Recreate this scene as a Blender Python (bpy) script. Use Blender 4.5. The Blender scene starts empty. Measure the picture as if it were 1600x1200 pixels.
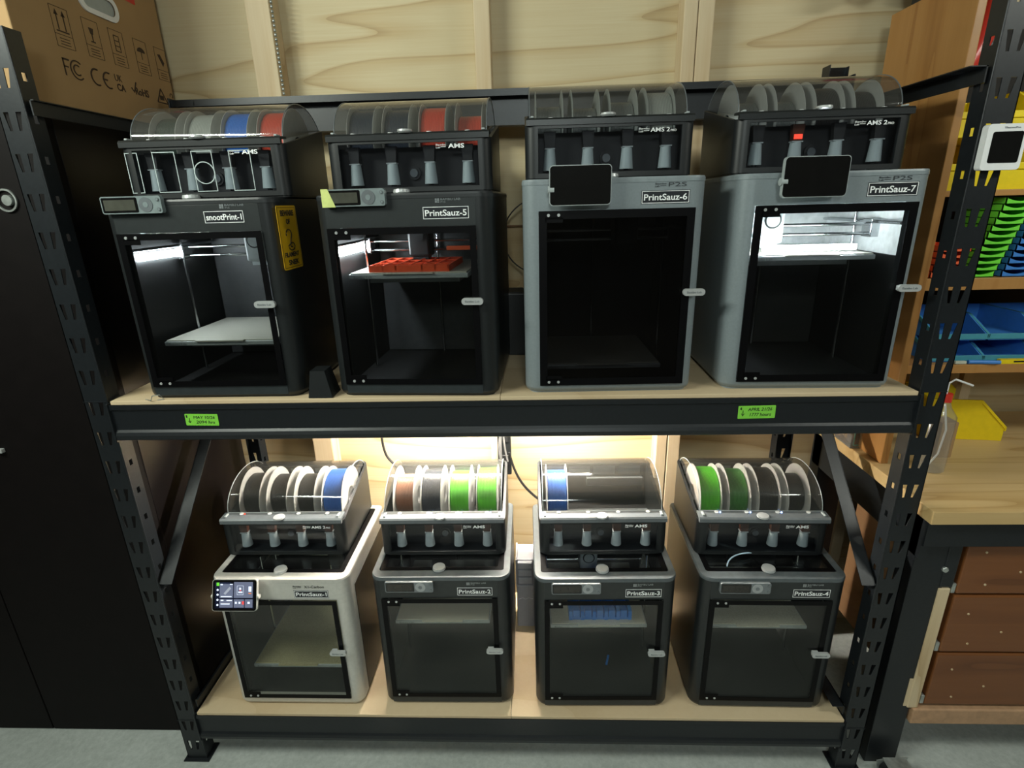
import bpy, bmesh, math, random
from mathutils import Vector, Matrix
from mathutils.geometry import tessellate_polygon
random.seed(7)
scene = bpy.context.scene
COL = scene.collection
PI = math.pi
ZO = 1.2          # height of the upper shelf above the floor; all z below are relative to it
LO = -1.002       # lower shelf
# ------------------------------------------------------------------ camera
cam_d = bpy.data.cameras.new('camera'); cam = bpy.data.objects.new('camera', cam_d); COL.objects.link(cam)
yaw, pitch, roll = math.radians(-2.4326), math.radians(18.5199), math.radians(-1.5337)
f_ = Vector((math.sin(yaw)*math.cos(pitch), math.cos(yaw)*math.cos(pitch), -math.sin(pitch)))
r_ = Vector((math.cos(yaw), -math.sin(yaw), 0)); u_ = r_.cross(f_)
R_ = math.cos(roll)*r_+math.sin(roll)*u_; U_ = -math.sin(roll)*r_+math.cos(roll)*u_
M = Matrix((R_, U_, -f_)).transposed().to_4x4(); M.translation = Vector((0, -1.22615, .43293+ZO))
cam.matrix_world = M
cam_d.sensor_width = 36; cam_d.lens = 845.264/1600*36; cam_d.clip_start = .02
scene.camera = cam
# ------------------------------------------------------------------ world, lights, exposure
w = bpy.data.worlds.new('world'); scene.world = w; w.use_nodes = True
w.node_tree.nodes['Background'].inputs[0].default_value = (.6, .75, .8, 1)
w.node_tree.nodes['Background'].inputs[1].default_value = .12
scene.view_settings.view_transform = 'Standard'; scene.view_settings.look = 'None'
scene.view_settings.gamma = 1; scene.view_settings.use_curve_mapping = False
scene.view_settings.exposure = 0.0
def area(name, loc, target, sx, sy, power, col):
    l = bpy.data.lights.new(name, 'AREA'); l.shape = 'RECTANGLE'; l.size = sx; l.size_y = sy; l.energy = power; l.color = col
    o = bpy.data.objects.new(name, l); COL.objects.link(o); o.location = (loc[0], loc[1], loc[2]+ZO)
    d = Vector(target)-Vector(loc); o.rotation_euler = d.to_track_quat('-Z', 'Y').to_euler(); return o
area('ceiling_lamp', (-1.58, -1.0, 1.28), (-.3, .1, .2), .95, .12, 36, (.93, 1, .88))
area('bench_fill_light', (2.0, -1.0, 1.30), (1.6, .3, -.3), .9, .12, 15, (.97, 1, .90))  # unseen fill light added to brighten the bench side
area('ceiling_lamp_far', (.1, -2.6, 1.3), (.6, 0, -.3), .6, .3, 22, (.90, 1, .95))
# ------------------------------------------------------------------ materials
MT = {}
def newmat(name):
    m = bpy.data.materials.new(name); m.use_nodes = True; nt = m.node_tree
    for n in list(nt.nodes): nt.nodes.remove(n)
    out = nt.nodes.new('ShaderNodeOutputMaterial'); MT[name] = m
    return m, nt, out
def coords(nt, scale=(1, 1, 1), rot=(0, 0, 0)):
    tc = nt.nodes.new('ShaderNodeTexCoord'); mp = nt.nodes.new('ShaderNodeMapping')
    mp.inputs['Scale'].default_value = scale; mp.inputs['Rotation'].default_value = rot
    nt.links.new(tc.outputs['Object'], mp.inputs[0]); return mp.outputs[0]
def noise(nt, vec, scale, detail=3, rough=.5, dist=0):
    n = nt.nodes.new('ShaderNodeTexNoise'); n.inputs['Scale'].default_value = scale; n.inputs['Detail'].default_value = detail
    n.inputs['Roughness'].default_value = rough; n.inputs['Distortion'].default_value = dist
    nt.links.new(vec, n.inputs['Vector']); return n.outputs['Fac']
def ramp(nt, fac, stops):
    r = nt.nodes.new('ShaderNodeValToRGB'); e = r.color_ramp.elements
    while len(e) < len(stops): e.new(.5)
    for i, (p, c) in enumerate(stops): e[i].position = p; e[i].color = (*c, 1)
    nt.links.new(fac, r.inputs[0]); return r.outputs[0]
def math_(nt, op, a, b=None):
    n = nt.nodes.new('ShaderNodeMath'); n.operation = op
    for i, v in enumerate((a, b)):
        if v is None: continue
        if isinstance(v, (int, float)): n.inputs[i].default_value = v
        else: nt.links.new(v, n.inputs[i])
    return n.outputs[0]
def mixc(nt, fac, a, b, mode='MIX'):
    n = nt.nodes.new('ShaderNodeMix'); n.data_type = 'RGBA'; n.blend_type = mode
    for i, v in ((0, fac), (6, a), (7, b)):
        if isinstance(v, (int, float)): n.inputs[i].default_value = v
        elif isinstance(v, tuple): n.inputs[i].default_value = (*v, 1)
        else: nt.links.new(v, n.inputs[i])
    return n.outputs[2]
def bump(nt, h, s, d=.002):
    b = nt.nodes.new('ShaderNodeBump'); b.inputs['Strength'].default_value = s; b.inputs['Distance'].default_value = d
    nt.links.new(h, b.inputs['Height']); return b.outputs[0]
def srgb(r, g, b):
    return tuple(((c/255+.055)/1.055)**2.4 if c > 10 else c/255/12.92 for c in (r, g, b))
def P(name, col, rough=.5, metal=0, var=.12, nscale=60, bumps=0, spec=.5, emit=None, estr=0, coat=0):
    m, nt, out = newmat(name); p = nt.nodes.new('ShaderNodeBsdfPrincipled')
    nt.links.new(p.outputs[0], out.inputs[0])
    n = noise(nt, coords(nt), nscale, 4)
    a = tuple(max(0, c*(1-var)) for c in col); b = tuple(min(1, c*(1+var)) for c in col)
    nt.links.new(ramp(nt, n, [(.3, a), (.7, b)]), p.inputs['Base Color'])
    p.inputs['Roughness'].default_value = rough; p.inputs['Metallic'].default_value = metal
    p.inputs['Specular IOR Level'].default_value = spec; p.inputs['Coat Weight'].default_value = coat
    if bumps: nt.links.new(bump(nt, n, bumps), p.inputs['Normal'])
    if emit: p.inputs['Emission Color'].default_value = (*emit, 1); p.inputs['Emission Strength'].default_value = estr
    return m
def tinted(name, tint, rough=.04, haze=0, hazecol=(.5, .5, .5), ior=1.45):
    m, nt, out = newmat(name)
    tr = nt.nodes.new('ShaderNodeBsdfTransparent'); tr.inputs[0].default_value = (*tint, 1)
    gl = nt.nodes.new('ShaderNodeBsdfGlossy'); gl.inputs['Roughness'].default_value = rough; gl.inputs[0].default_value = (1, 1, 1, 1)
    df = nt.nodes.new('ShaderNodeBsdfDiffuse'); df.inputs[0].default_value = (*hazecol, 1)
    m1 = nt.nodes.new('ShaderNodeMixShader'); m1.inputs[0].default_value = haze
    nt.links.new(tr.outputs[0], m1.inputs[1]); nt.links.new(df.outputs[0], m1.inputs[2])
    lw = nt.nodes.new('ShaderNodeLayerWeight'); lw.inputs[0].default_value = .5
    f0 = ((ior-1)/(ior+1))**2
    fr = math_(nt, 'ADD', math_(nt, 'MULTIPLY', math_(nt, 'POWER', lw.outputs['Facing'], 5.0), 1-f0), f0)
    m2 = nt.nodes.new('ShaderNodeMixShader'); nt.links.new(fr, m2.inputs[0])
    nt.links.new(m1.outputs[0], m2.inputs[1]); nt.links.new(gl.outputs[0], m2.inputs[2]); nt.links.new(m2.outputs[0], out.inputs[0])
    return m
def grain(name, c0, c1, c2, across=(.9, .9, 4.5), bands=7, rough=.6, fine=(3, 3, 160), spec=.3):
    """contour grain of rotary-cut or flat-sawn wood"""
    m, nt, out = newmat(name); p = nt.nodes.new('ShaderNodeBsdfPrincipled'); nt.links.new(p.outputs[0], out.inputs[0])
    n = noise(nt, coords(nt, across), 1.0, 2, .45, .3)
    fr = math_(nt, 'FRACT', math_(nt, 'MULTIPLY', n, bands))
    base = ramp(nt, fr, [(0, c2), (.10, c1), (.45, c0), (.93, c0), (1, c1)])
    f = noise(nt, coords(nt, fine), 1.0, 4, .6)
    col = mixc(nt, .35, base, ramp(nt, f, [(.3, c1), (.7, c0)]))
    blotch = noise(nt, coords(nt, (1.5, 1.5, 2)), 1.0, 3)
    col = mixc(nt, .35, col, mixc(nt, 1, col, ramp(nt, blotch, [(.3, (.78, .74, .68)), (.7, (1, 1, 1))]), 'MULTIPLY'))
    nt.links.new(col, p.inputs['Base Color']); p.inputs['Roughness'].default_value = rough; p.inputs['Specular IOR Level'].default_value = spec
    nt.links.new(bump(nt, f, .15, .001), p.inputs['Normal'])
    return m
plywood = grain('plywood', (.62, .53, .34), (.52, .39, .21), (.36, .24, .11), (.42, .42, 4.2), 7)
pine = grain('pine', (.66, .54, .36), (.56, .42, .25), (.42, .28, .14), (9, 9, .7), 4, fine=(200, 200, 3))
board = grain('particle_board', (.62, .50, .33), (.56, .43, .27), (.50, .37, .22), (.5, 3, 3), 2, fine=(60, 60, 60))
benchwood = grain('bench_wood', (.62, .45, .22), (.52, .35, .15), (.40, .25, .09), (.7, 9, 9), 5, .4, (3, 120, 120), .4)
orangewood = grain('orange_wood', (.46, .235, .075), (.40, .19, .055), (.30, .13, .035), (12, 12, .9), 3, .4, (120, 120, 4), .4)
redwood = grain('drawer_wood', (.19, .068, .020), (.15, .05, .014), (.10, .032, .008), (.8, 9, 7), 3, .35, (4, 90, 90), .5)
brownply = grain('brown_wood', (.25, .14, .07), (.20, .11, .05), (.14, .07, .03), (2, 2, 6), 3)
cardboard = P('cardboard', (.36, .225, .10), .85, var=.06, nscale=8)
cardink = P('card_ink', (.045, .025, .012), .8)
blackmetal = P('rack_black', (.0095, .012, .0145), .38, .1, .15, 120, .05)
blackpl = P('black_plastic', (.009, .011, .012), .42, 0, .12, 300, .04)
blackfront = P('black_front', (.013, .0155, .0165), .36, .1, .1, 200)
greypl = P('grey_plastic', (.20, .235, .25), .45, .15, .05, 200)
silver = P('silver_plastic', (.56, .555, .52), .38, .35, .05, 100)
darkin = P('chamber_dark', (.006, .0065, .007), .6)
bluegrey = P('ledge_grey', (.11, .125, .135), .4, 0, .08)
chrome = P('satin_metal', (.50, .52, .52), .3, .35, .04)
steel = P('steel_rod', (.6, .62, .64), .2, 1, .03)
lightgrey = P('light_grey_plastic', (.34, .38, .38), .5, 0, .05)
feedgrey = P('feeder_grey', (.40, .47, .47), .5, 0, .05)
amber = P('funnel_brown', (.075, .024, .013), .3, 0, .1)
white = P('white_plastic', (.75, .76, .76), .45, 0, .03)
flangew = P('spool_flange_white', (.80, .82, .82), .5, 0, .04)
flangeg = P('spool_flange_grey', (.42, .45, .46), .5, 0, .04)
flangec = P('spool_flange_clear', (.42, .44, .43), .4, 0, .05)
cabinetm = P('cabinet_laminate', (.0045, .0032, .0032), .32, 0, .2, 20)
cabdoor = P('cabinet_door_matt', (.0040, .0028, .0028), .6, 0, .2, 20, spec=.15)
conc = None
m_, nt_, out_ = newmat('concrete'); p_ = nt_.nodes.new('ShaderNodeBsdfPrincipled'); nt_.links.new(p_.outputs[0], out_.inputs[0])
n1 = noise(nt_, coords(nt_), 3, 6, .6, .4); n2 = noise(nt_, coords(nt_), 60, 4, .7)
c_ = mixc(nt_, .4, ramp(nt_, n1, [(.3, (.26, .29, .27)), (.7, (.48, .52, .50))]), ramp(nt_, n2, [(.3, (.34, .36, .34)), (.7, (.62, .66, .62))]))
nt_.links.new(c_, p_.inputs['Base Color']); p_.inputs['Roughness'].default_value = .75
nt_.links.new(bump(nt_, n2, .4, .003), p_.inputs['Normal']); conc = m_
roomwall = P('room_wall', (.20, .19, .17), .8, 0, .1, 4)
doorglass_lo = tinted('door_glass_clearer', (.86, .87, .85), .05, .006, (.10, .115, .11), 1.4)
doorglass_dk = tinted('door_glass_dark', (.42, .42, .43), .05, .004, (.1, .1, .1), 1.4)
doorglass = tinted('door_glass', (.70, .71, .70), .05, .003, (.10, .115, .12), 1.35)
lidglass = tinted('lid_glass', (.88, .89, .89), .05, .012, (.12, .13, .14), 1.4)
smoke = tinted('smoke_lid', (.70, .69, .67), .08, .10, (.26, .26, .235), 1.45)
winsmoke = tinted('window_smoke', (.86, .87, .89), .06, .012, (.10, .11, .13), 1.35)
clearpl = tinted('clear_plastic', (.85, .86, .84), .15, .12, (.7, .7, .68))
frit = P('glass_border', (.002, .002, .0025), .4, 0, .1, spec=.12)
screenoff = P('screen_off', (.006, .006, .006), .12, 0, .1)
ledon = P('led_light', (1, 1, 1), .5, emit=(.86, .95, 1), estr=190)
ledwarm = P('led_strip', (1, 1, 1), .5, emit=(1, .92, .80), estr=520)
blueled = P('blue_led', (.2, .4, 1), .5, emit=(.25, .45, 1), estr=6)
redled = P('red_led', (1, .1, .05), .5, emit=(1, .06, .03), estr=1.2)
slotwhite = P('slot_mark', (.8, .82, .82), .5)
whiteink = P('white_ink', (.85, .87, .87), .5)
greyink = P('grey_ink', (.17, .19, .20), .5)
blackink = P('black_ink', (.01, .01, .01), .6)
labelblk = P('label_black', (.008, .010, .014), .4)
greent = P('green_tape', (.20, .58, .05), .6, 0, .06)
yellow = P('yellow_plastic', (.80, .60, .01), .4, 0, .04)
yellowst = P('yellow_sticker', (.62, .36, .01), .4, 0, .04)
goldplate = P('textured_plate', (.58, .53, .33), .45, .4, .15, 400, .2)
greyplate = P('grey_plate', (.58, .57, .50), .45, .3, .15, 400, .2)
bedside = P('bed_side', (.40, .44, .46), .4, .3, .08)
orangep = P('orange_print', (.75, .085, .02), .5, 0, .06)
bluep = P('blue_print', (.02, .22, .80), .5, 0, .06)
greenb = P('green_tray', (.17, .72, .05), .45, 0, .05)
blueb = P('blue_tray', (.05, .22, .62), .45, 0, .05)
redb = P('red_tray', (.45, .02, .03), .45, 0, .05)
orangeb = P('orange_tray', (.80, .12, .04), .45, 0, .05)
tealb = P('teal_plastic', (.06, .28, .36), .45, 0, .05)
tealm = P('teal_trim', (.15, .60, .52), .4, 0, .05)
redpl = P('red_plastic', (.60, .04, .025), .3, 0, .1, 20)
organ = P('organizer_grey', (.38, .38, .41), .5, 0, .04)
cordm = P('black_cord', (.012, .012, .012), .5)
tubew = P('feed_tube', (.45, .62, .75), .4)
galv = P('galvanised', (.45, .48, .46), .35, .7, .25, 60, .2)
FIL = {}
for k, c in dict(black=(.010, .011, .013), navy=(.018, .030, .055), blue=(.02, .17, .70), red=(.68, .07, .035), green=(.12, .75, .02), darkgreen=(.04, .28, .03),
                 copper=(.30, .13, .075), pale=(.36, .40, .39), grey=(.16, .18, .18), dkgreen=(.03, .05, .04)).items():
    m, nt, out = newmat('filament_'+k); p = nt.nodes.new('ShaderNodeBsdfPrincipled'); nt.links.new(p.outputs[0], out.inputs[0])
    wv = nt.nodes.new('ShaderNodeTexWave'); wv.inputs['Scale'].default_value = 90; wv.inputs['Distortion'].default_value = .6
    nt.links.new(coords(nt), wv.inputs[0]); wv.bands_direction = 'X'
    nt.links.new(ramp(nt, wv.outputs[1], [(0, tuple(v*.7 for v in c)), (1, tuple(min(1, v*1.15) for v in c))]), p.inputs['Base Color'])
    nt.links.new(bump(nt, wv.outputs[1], .4, .001), p.inputs['Normal']); p.inputs['Roughness'].default_value = .35; FIL[k] = m
# ------------------------------------------------------------------ mesh helpers
def empty(name, loc, rz=0):
    o = bpy.data.objects.new(name, None); COL.objects.link(o); o.location = (loc[0], loc[1], loc[2]+ZO); o.rotation_euler = (0, 0, rz)
    o.empty_display_size = .05; return o
def tag(o, label=None, cat=None, group=None, kind=None):
    if label: o['label'] = label
    if cat: o['category'] = cat
    if group: o['group'] = group
    if kind: o['kind'] = kind
    return o
class MB:
    def __init__(s): s.v = []; s.f = []; s.m = []; s.sm = []
    def add(s, vs, fs, mi=0, smooth=False):
        n = len(s.v); s.v += [tuple(v) for v in vs]
        for f in fs: s.f.append([n+i for i in f]); s.m.append(mi); s.sm.append(smooth)
        return s
    def box(s, x0, x1, y0, y1, z0, z1, mi=0, bev=0):
        if bev > 0:
            b = min(bev, abs(x1-x0)/2.01, abs(y1-y0)/2.01, abs(z1-z0)/2.01)
            bm = bmesh.new(); bmesh.ops.create_cube(bm, size=1)
            for v in bm.verts: v.co = Vector(((x0+x1)/2+v.co.x*(x1-x0), (y0+y1)/2+v.co.y*(y1-y0), (z0+z1)/2+v.co.z*(z1-z0)))
            bmesh.ops.bevel(bm, geom=list(bm.edges), offset=b, segments=2, affect='EDGES', profile=.5)
            bm.verts.index_update(); s.add([v.co for v in bm.verts], [[v.index for v in f.verts] for f in bm.faces], mi, False); bm.free(); return s
        v = [(x, y, z) for x in (x0, x1) for y in (y0, y1) for z in (z0, z1)]
        return s.add(v, [(0, 1, 3, 2), (4, 6, 7, 5), (0, 4, 5, 1), (2, 3, 7, 6), (0, 2, 6, 4), (1, 5, 7, 3)], mi)
    def prism(s, pts, a0, a1, axis='z', mi=0, smooth=False):
        """extrude 2-D outline along an axis; pts in the other two axes (x,y / x,z / y,z)"""
        def mk(p, a): return {'z': (p[0], p[1], a), 'y': (p[0], a, p[1]), 'x': (a, p[0], p[1])}[axis]
        n = len(pts); v = [mk(p, a0) for p in pts]+[mk(p, a1) for p in pts]
        s.add(v, [[i, (i+1) % n, n+(i+1) % n, n+i] for i in range(n)], mi, smooth)
        s.add(v, [list(range(n))[::-1], list(range(n, 2*n))], mi); return s
    def cyl(s, p0, p1, r0, r1=None, n=20, mi=0, caps=True, smooth=True):
        r1 = r0 if r1 is None else r1; p0 = Vector(p0); p1 = Vector(p1); d = (p1-p0).normalized()
        a = d.orthogonal().normalized(); b = d.cross(a)
        v = [p0+(a*math.cos(t)+b*math.sin(t))*r0 for t in [2*PI*i/n for i in range(n)]]+[p1+(a*math.cos(t)+b*math.sin(t))*r1 for t in [2*PI*i/n for i in range(n)]]
        s.add(v, [[i, (i+1) % n, n+(i+1) % n, n+i] for i in range(n)], mi, smooth)
        if caps: s.add(v, [list(range(n))[::-1], list(range(n, 2*n))], mi)
        return s
    def tube(s, pts, r, n=8, mi=0):
        pts = [Vector(p) for p in pts]; rings = []
        for i, p in enumerate(pts):
            d = (pts[min(i+1, len(pts)-1)]-pts[max(i-1, 0)]).normalized(); a = d.cross(Vector((.13, .31, .94))).normalized(); b = d.cross(a)
            rings.append([p+(a*math.cos(2*PI*k/n)+b*math.sin(2*PI*k/n))*r for k in range(n)])
        v = [q for g in rings for q in g]
        fs = [[i*n+k, i*n+(k+1) % n, (i+1)*n+(k+1) % n, (i+1)*n+k] for i in range(len(pts)-1) for k in range(n)]
        s.add(v, fs, mi, True); s.add(v, [list(range(n))[::-1], list(range(len(v)-n, len(v)))], mi); return s
    def lathe(s, prof, axis, c, n=40, mi=0, smooth=True):
        """prof: (along, radius) closed ring profile around axis x or z through c"""
        v = []
        for k in range(n):
            t = 2*PI*k/n
            for a, r in prof:
                v.append((c[0]+a, c[1]+r*math.cos(t), c[2]+r*math.sin(t)) if axis == 'x' else (c[0]+r*math.cos(t), c[1]+r*math.sin(t), c[2]+a) if axis == 'z' else (c[0]+r*math.cos(t), c[1]+a, c[2]+r*math.sin(t)))
        q = len(prof)
        s.add(v, [[k*q+j, ((k+1) % n)*q+j, ((k+1) % n)*q+(j+1) % q, k*q+(j+1) % q] for k in range(n) for j in range(q)], mi, smooth); return s
    def strip(s, outer, inner, z0, z1, closed, mo=0, mi=1):
        """wall following two parallel plan paths; z0,z1 numbers or functions of (x,y)"""
        g = lambda z, p: z(p) if callable(z) else z
        n = len(outer); v = []
        for o, i in zip(outer, inner): v += [(o[0], o[1], g(z0, o)), (o[0], o[1], g(z1, o)), (i[0], i[1], g(z0, o)), (i[0], i[1], g(z1, o))]
        for k in range(n if closed else n-1):
            a, b = 4*k, 4*((k+1) % n)
            s.add([v[a], v[b], v[b+1], v[a+1]], [(0, 1, 2, 3)], mo, True); s.add([v[a+2], v[a+3], v[b+3], v[b+2]], [(0, 1, 2, 3)], mi, True)
            s.add([v[a+1], v[b+1], v[b+3], v[a+3]], [(0, 1, 2, 3)], mo); s.add([v[a], v[a+2], v[b+2], v[b]], [(0, 1, 2, 3)], mo)
        if not closed:
            for a in (0, 4*(n-1)): s.add([v[a], v[a+1], v[a+3], v[a+2]], [(0, 1, 2, 3)], mo)
        return s
    def plate(s, rect, holes, t0, t1, axis, mi=0):
        """flat plate with real holes; rect (a0,a1,b0,b1), holes lists of (a,b); thickness t0..t1 along axis"""
        def mk(p, t): return {'y': (p[0], t, p[1]), 'x': (t, p[0], p[1])}[axis]
        a0, a1, b0, b1 = rect; loops = [[(a0, b0), (a1, b0), (a1, b1), (a0, b1)]]+holes
        flat = [p for l in loops for p in l]
        tris = tessellate_polygon([[Vector((p[0], p[1], 0)) for p in l] for l in loops])
        for t in (t0, t1): s.add([mk(p, t) for p in flat], [list(tr) for tr in tris], mi)
        for l in loops:
            n = len(l); v = [mk(p, t0) for p in l]+[mk(p, t1) for p in l]
            s.add(v, [[i, (i+1) % n, n+(i+1) % n, n+i] for i in range(n)], mi)
        return s
    def xf(s, mat):
        s.v = [tuple(mat @ Vector(v)) for v in s.v]; return s
    def build(s, name, mats, parent=None, split=40):
        if not isinstance(mats, (list, tuple)): mats = [mats]
        vs = s.v
        if parent is None:
            xs, ys, zs = zip(*vs); o0 = ((min(xs)+max(xs))/2, (min(ys)+max(ys))/2, min(zs)); vs = [(v[0]-o0[0], v[1]-o0[1], v[2]-o0[2]) for v in vs]
        me = bpy.data.meshes.new(name); me.from_pydata(vs, [], s.f); me.update()
        for m in mats: me.materials.append(m)
        for i, p in enumerate(me.polygons): p.material_index = min(s.m[i], len(mats)-1); p.use_smooth = s.sm[i]
        bm = bmesh.new(); bm.from_mesh(me); bmesh.ops.remove_doubles(bm, verts=bm.verts, dist=1e-5)
        bmesh.ops.recalc_face_normals(bm, faces=bm.faces)
        for e in bm.edges:
            if len(e.link_faces) == 2 and e.calc_face_angle(0) > math.radians(split): e.smooth = False
        bm.to_mesh(me); bm.free()
        o = bpy.data.objects.new(name, me); COL.objects.link(o)
        if parent is None: o.location = (o0[0], o0[1], o0[2]+ZO)
        else: o.parent = parent
        return o
def box1(name, mat, a, parent=None, bev=0): return MB().box(*a, bev=bev).build(name, mat, parent)
def rrect(x0, x1, y0, y1, r, n=6, rb=None):
    """rounded rectangle counter-clockwise; r = radius at y0 side, rb at y1 side"""
    rb = r if rb is None else rb; pts = []
    for cx, cy, rr, a in ((x1-r, y0+r, r, -90), (x1-rb, y1-rb, rb, 0), (x0+rb, y1-rb, rb, 90), (x0+r, y0+r, r, 180)):
        for k in range(n+1):
            t = math.radians(a+90*k/n); pts.append((cx+rr*math.cos(t), cy+rr*math.sin(t)))
    return pts
_tc = {}
def text_mesh(s, bold=0, font_extrude=.0):
    key = (s, bold)
    if key in _tc: return _tc[key]
    c = bpy.data.curves.new('t', 'FONT'); c.body = s; c.size = 1; c.offset = bold; c.extrude = .01; c.resolution_u = 3
    o = bpy.data.objects.new('t', c); COL.objects.link(o); bpy.context.view_layer.update()
    me = bpy.data.meshes.new_from_object(o.evaluated_get(bpy.context.evaluated_depsgraph_get()))
    r = ([tuple(v.co) for v in me.vertices], [list(p.vertices) for p in me.polygons])
    bpy.data.objects.remove(o); bpy.data.curves.remove(c); bpy.data.meshes.remove(me); _tc[key] = r; return r
def text(mb, s, x0, x1, z, h, y, mi=0, bold=0, facing='-y', slant=0, thick=.0006, capratio=.70):
    """lettering fitted between x0..x1, baseline z, cap height h, lying on plane y"""
    vs, fs = text_mesh(s, bold); xa = min(v[0] for v in vs); xb = max(v[0] for v in vs); k = (x1-x0)/(xb-xa); kz = h/capratio
    out = []
    for vx, vy, vz in vs:
        a = x0+(vx-xa)*k+slant*vy*kz; b = z+vy*kz; d = vz/.01*thick/2
        out.append({'-y': (a, y-d, b), '+x': (y+d, a, b), 'z': (a, b, y+d)}[facing])
    mb.add(out, fs, mi); return mb
def outline(mb, x0, x1, z0, z1, y0, y1, t, mi=0):
    mb.box(x0, x1, y0, y1, z1-t, z1, mi); mb.box(x0, x1, y0, y1, z0, z0+t, mi); mb.box(x0, x0+t, y0, y1, z0+t, z1-t, mi); mb.box(x1-t, x1, y0, y1, z0+t, z1-t, mi); return mb
def bez(p0, p1, p2, p3, n=16):
    p0, p1, p2, p3 = map(Vector, (p0, p1, p2, p3)); return [p0*(1-t)**3+p1*3*t*(1-t)**2+p2*3*t*t*(1-t)+p3*t**3 for t in [i/n for i in range(n+1)]]
def struct(name, mb, mat): return tag(mb.build(name, mat), kind='structure')
# ------------------------------------------------------------------ the room
FL = -1.2
struct('floor', MB().box(-3, 3.2, -3.6, .7, FL-.05, FL), conc)
struct('wall_back', MB().box(-3, 3.2, .60, .64, FL, 1.5), plywood)
struct('wall_left', MB().box(-3.05, -3, -3.6, .64, FL, 1.5), roomwall)
struct('wall_right', MB().box(3.2, 3.25, -3.6, .64, FL, 1.5), roomwall)
struct('wall_front', MB().box(-3.05, 3.25, -3.65, -3.6, FL, 1.5), roomwall)
struct('ceiling', MB().box(-3.05, 3.25, -3.65, .64, 1.5, 1.55), roomwall)
# studs on the plywood
k = 1
for x0, x1 in ((-2.10, -2.06), (-1.44, -1.40), (-.80, -.73), (-.155, -.110), (.428, .466), (.468, .512), (1.10, 1.14), (1.72, 1.76), (2.34, 2.38)):
    struct('trim_%d' % k, MB().box(x0, x1, .53, .60, FL, 1.5, bev=.003), pine); k += 1
struct('trim_%d' % k, MB().box(-2.9, 3.1, .585, .60, .36, .364), brownply); k += 1
# chalk line of bead along first stud
b = MB(); [b.cyl((-.722, .528, .6+.0115*i), (-.722, .528, .608+.0115*i), .004, n=6) for i in range(60)]
tag(b.build('beaded_chain', galv), 'thin beaded metal chain running down the left wall stud', 'chain')
# ------------------------------------------------------------------ rack
rack = tag(empty('storage_rack', (0, 0, FL)), 'tall black steel boltless storage rack with slotted uprights holding the printers', 'shelving rack')
RK = lambda z: z-FL
def post(x0, x1, y, inner_x, ydir, top, name='upright'):
    """angle upright: face plate at y with V pairs of slots, side plate at inner_x with small holes"""
    b = MB(); z = RK(FL); zt = RK(top); s = -1 if ydir > 0 else 1
    xa, xb = min(x0, x1), max(x0, x1); wdt = xb-xa; base = RK(.378)-.08*int((RK(.378))/.08)-.04
    zz = 0.0; cuts = []
    c = base
    if c > .001: b.plate((xa, xb, 0, c), [], y, y+.002, 'y')
    ya, yb = (y, y+.042) if ydir > 0 else (y-.042, y)
    if c > .001: b.plate((ya, yb, 0, c), [], inner_x, inner_x+.002, 'x')
    while c+.08 <= zt:
        m = c+.04
        h1 = [(xa+.010, m+.019), (xa+.021, m+.019), (xa+.021, m-.017), (xa+.015, m-.017)][::-1]
        h2 = [(xb-.023, m+.019), (xb-.011, m+.019), (xb-.019, m-.017), (xb-.025, m-.017)][::-1]
        b.plate((xa, xb, c, c+.08), [h1, h2], y, y+.002, 'y')
        ym = (ya+yb)/2
        b.plate((ya, yb, c, c+.08), [[(ym-.006, m-.002), (ym+.005, m-.002), (ym+.005, m+.014), (ym-.006, m+.014)]], inner_x, inner_x+.002, 'x'); c += .08
    if zt-c > .001: b.plate((xa, xb, c, zt), [], y, y+.002, 'y'); b.plate((ya, yb, c, zt), [], inner_x, inner_x+.002, 'x')
    # return lips and the splice line
    b.box(x1-.002 if x1 > x0 else x1, x1 if x1 > x0 else x1+.002, ya, ya+.014 if ydir > 0 else yb, 0, zt) if ydir > 0 else b.box(min(x1, x1), x1+.002, yb-.014, yb, 0, zt)
    for zs in (RK(-.004), RK(-1.04)): b.box(xa-.0008, xb+.0008, y-.0012 if ydir > 0 else y+.002, y if ydir > 0 else y+.003, zs, zs+.0025)
    if ydir > 0: b.cyl((inner_x+.001, y+.0008, .0), (inner_x+.001, y+.0008, zt), .0022, n=10)
    b.box(xa-.01, xb+.01, ya-.01, yb+.01, 0, .004)
    return b.build(name, blackmetal, rack)
TOP = .79
post(-1.04, -1.10, -.023, -1.042, 1, TOP); post(.886, .946, -.023, .886, 1, 1.25)
post(-.968, -1.03, .52, -.970, -1, .735); post(.822, .884, .52, .820, -1, .768)
def beam(y, z, d, x0=-1.036, x1=.884):
    """box beam: d=-1 front beam facing the viewer"""
    t = RK(z); pr = [(0, 0), (0, -.012), (.004, -.016), (.004, -.066), (0, -.072), (-.003, -.080), (-.001, -.091), (.004, -.094), (.034, -.094), (.034, -.018), (.016, -.018), (.016, 0)]
    if d > 0: pr = [(0, 0), (.034, 0), (.034, -.018), (.031, -.018), (.031, -.003), (.003, -.003), (.003, -.091), (.031, -.091), (.031, -.076), (.034, -.076), (.034, -.094), (0, -.094)]
    pts = [(y+(p[0] if d < 0 else -p[0]), t+p[1]-.010) for p in pr]
    b = MB().prism(pts, x0, x1, 'x')
    for xa in (x0-.003, x1-.001): b.box(xa, xa+.004, min(y, y-d*.04)-.004, max(y, y-d*.04)+.004, t-.108, t-.006, bev=.001)
    return b.build('beam', blackmetal, rack)
beam(-.030, 0, -1); beam(-.030, LO, -1); beam(.512, 0, 1); beam(.512, LO, 1); beam(.512, .748, 1)
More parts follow.
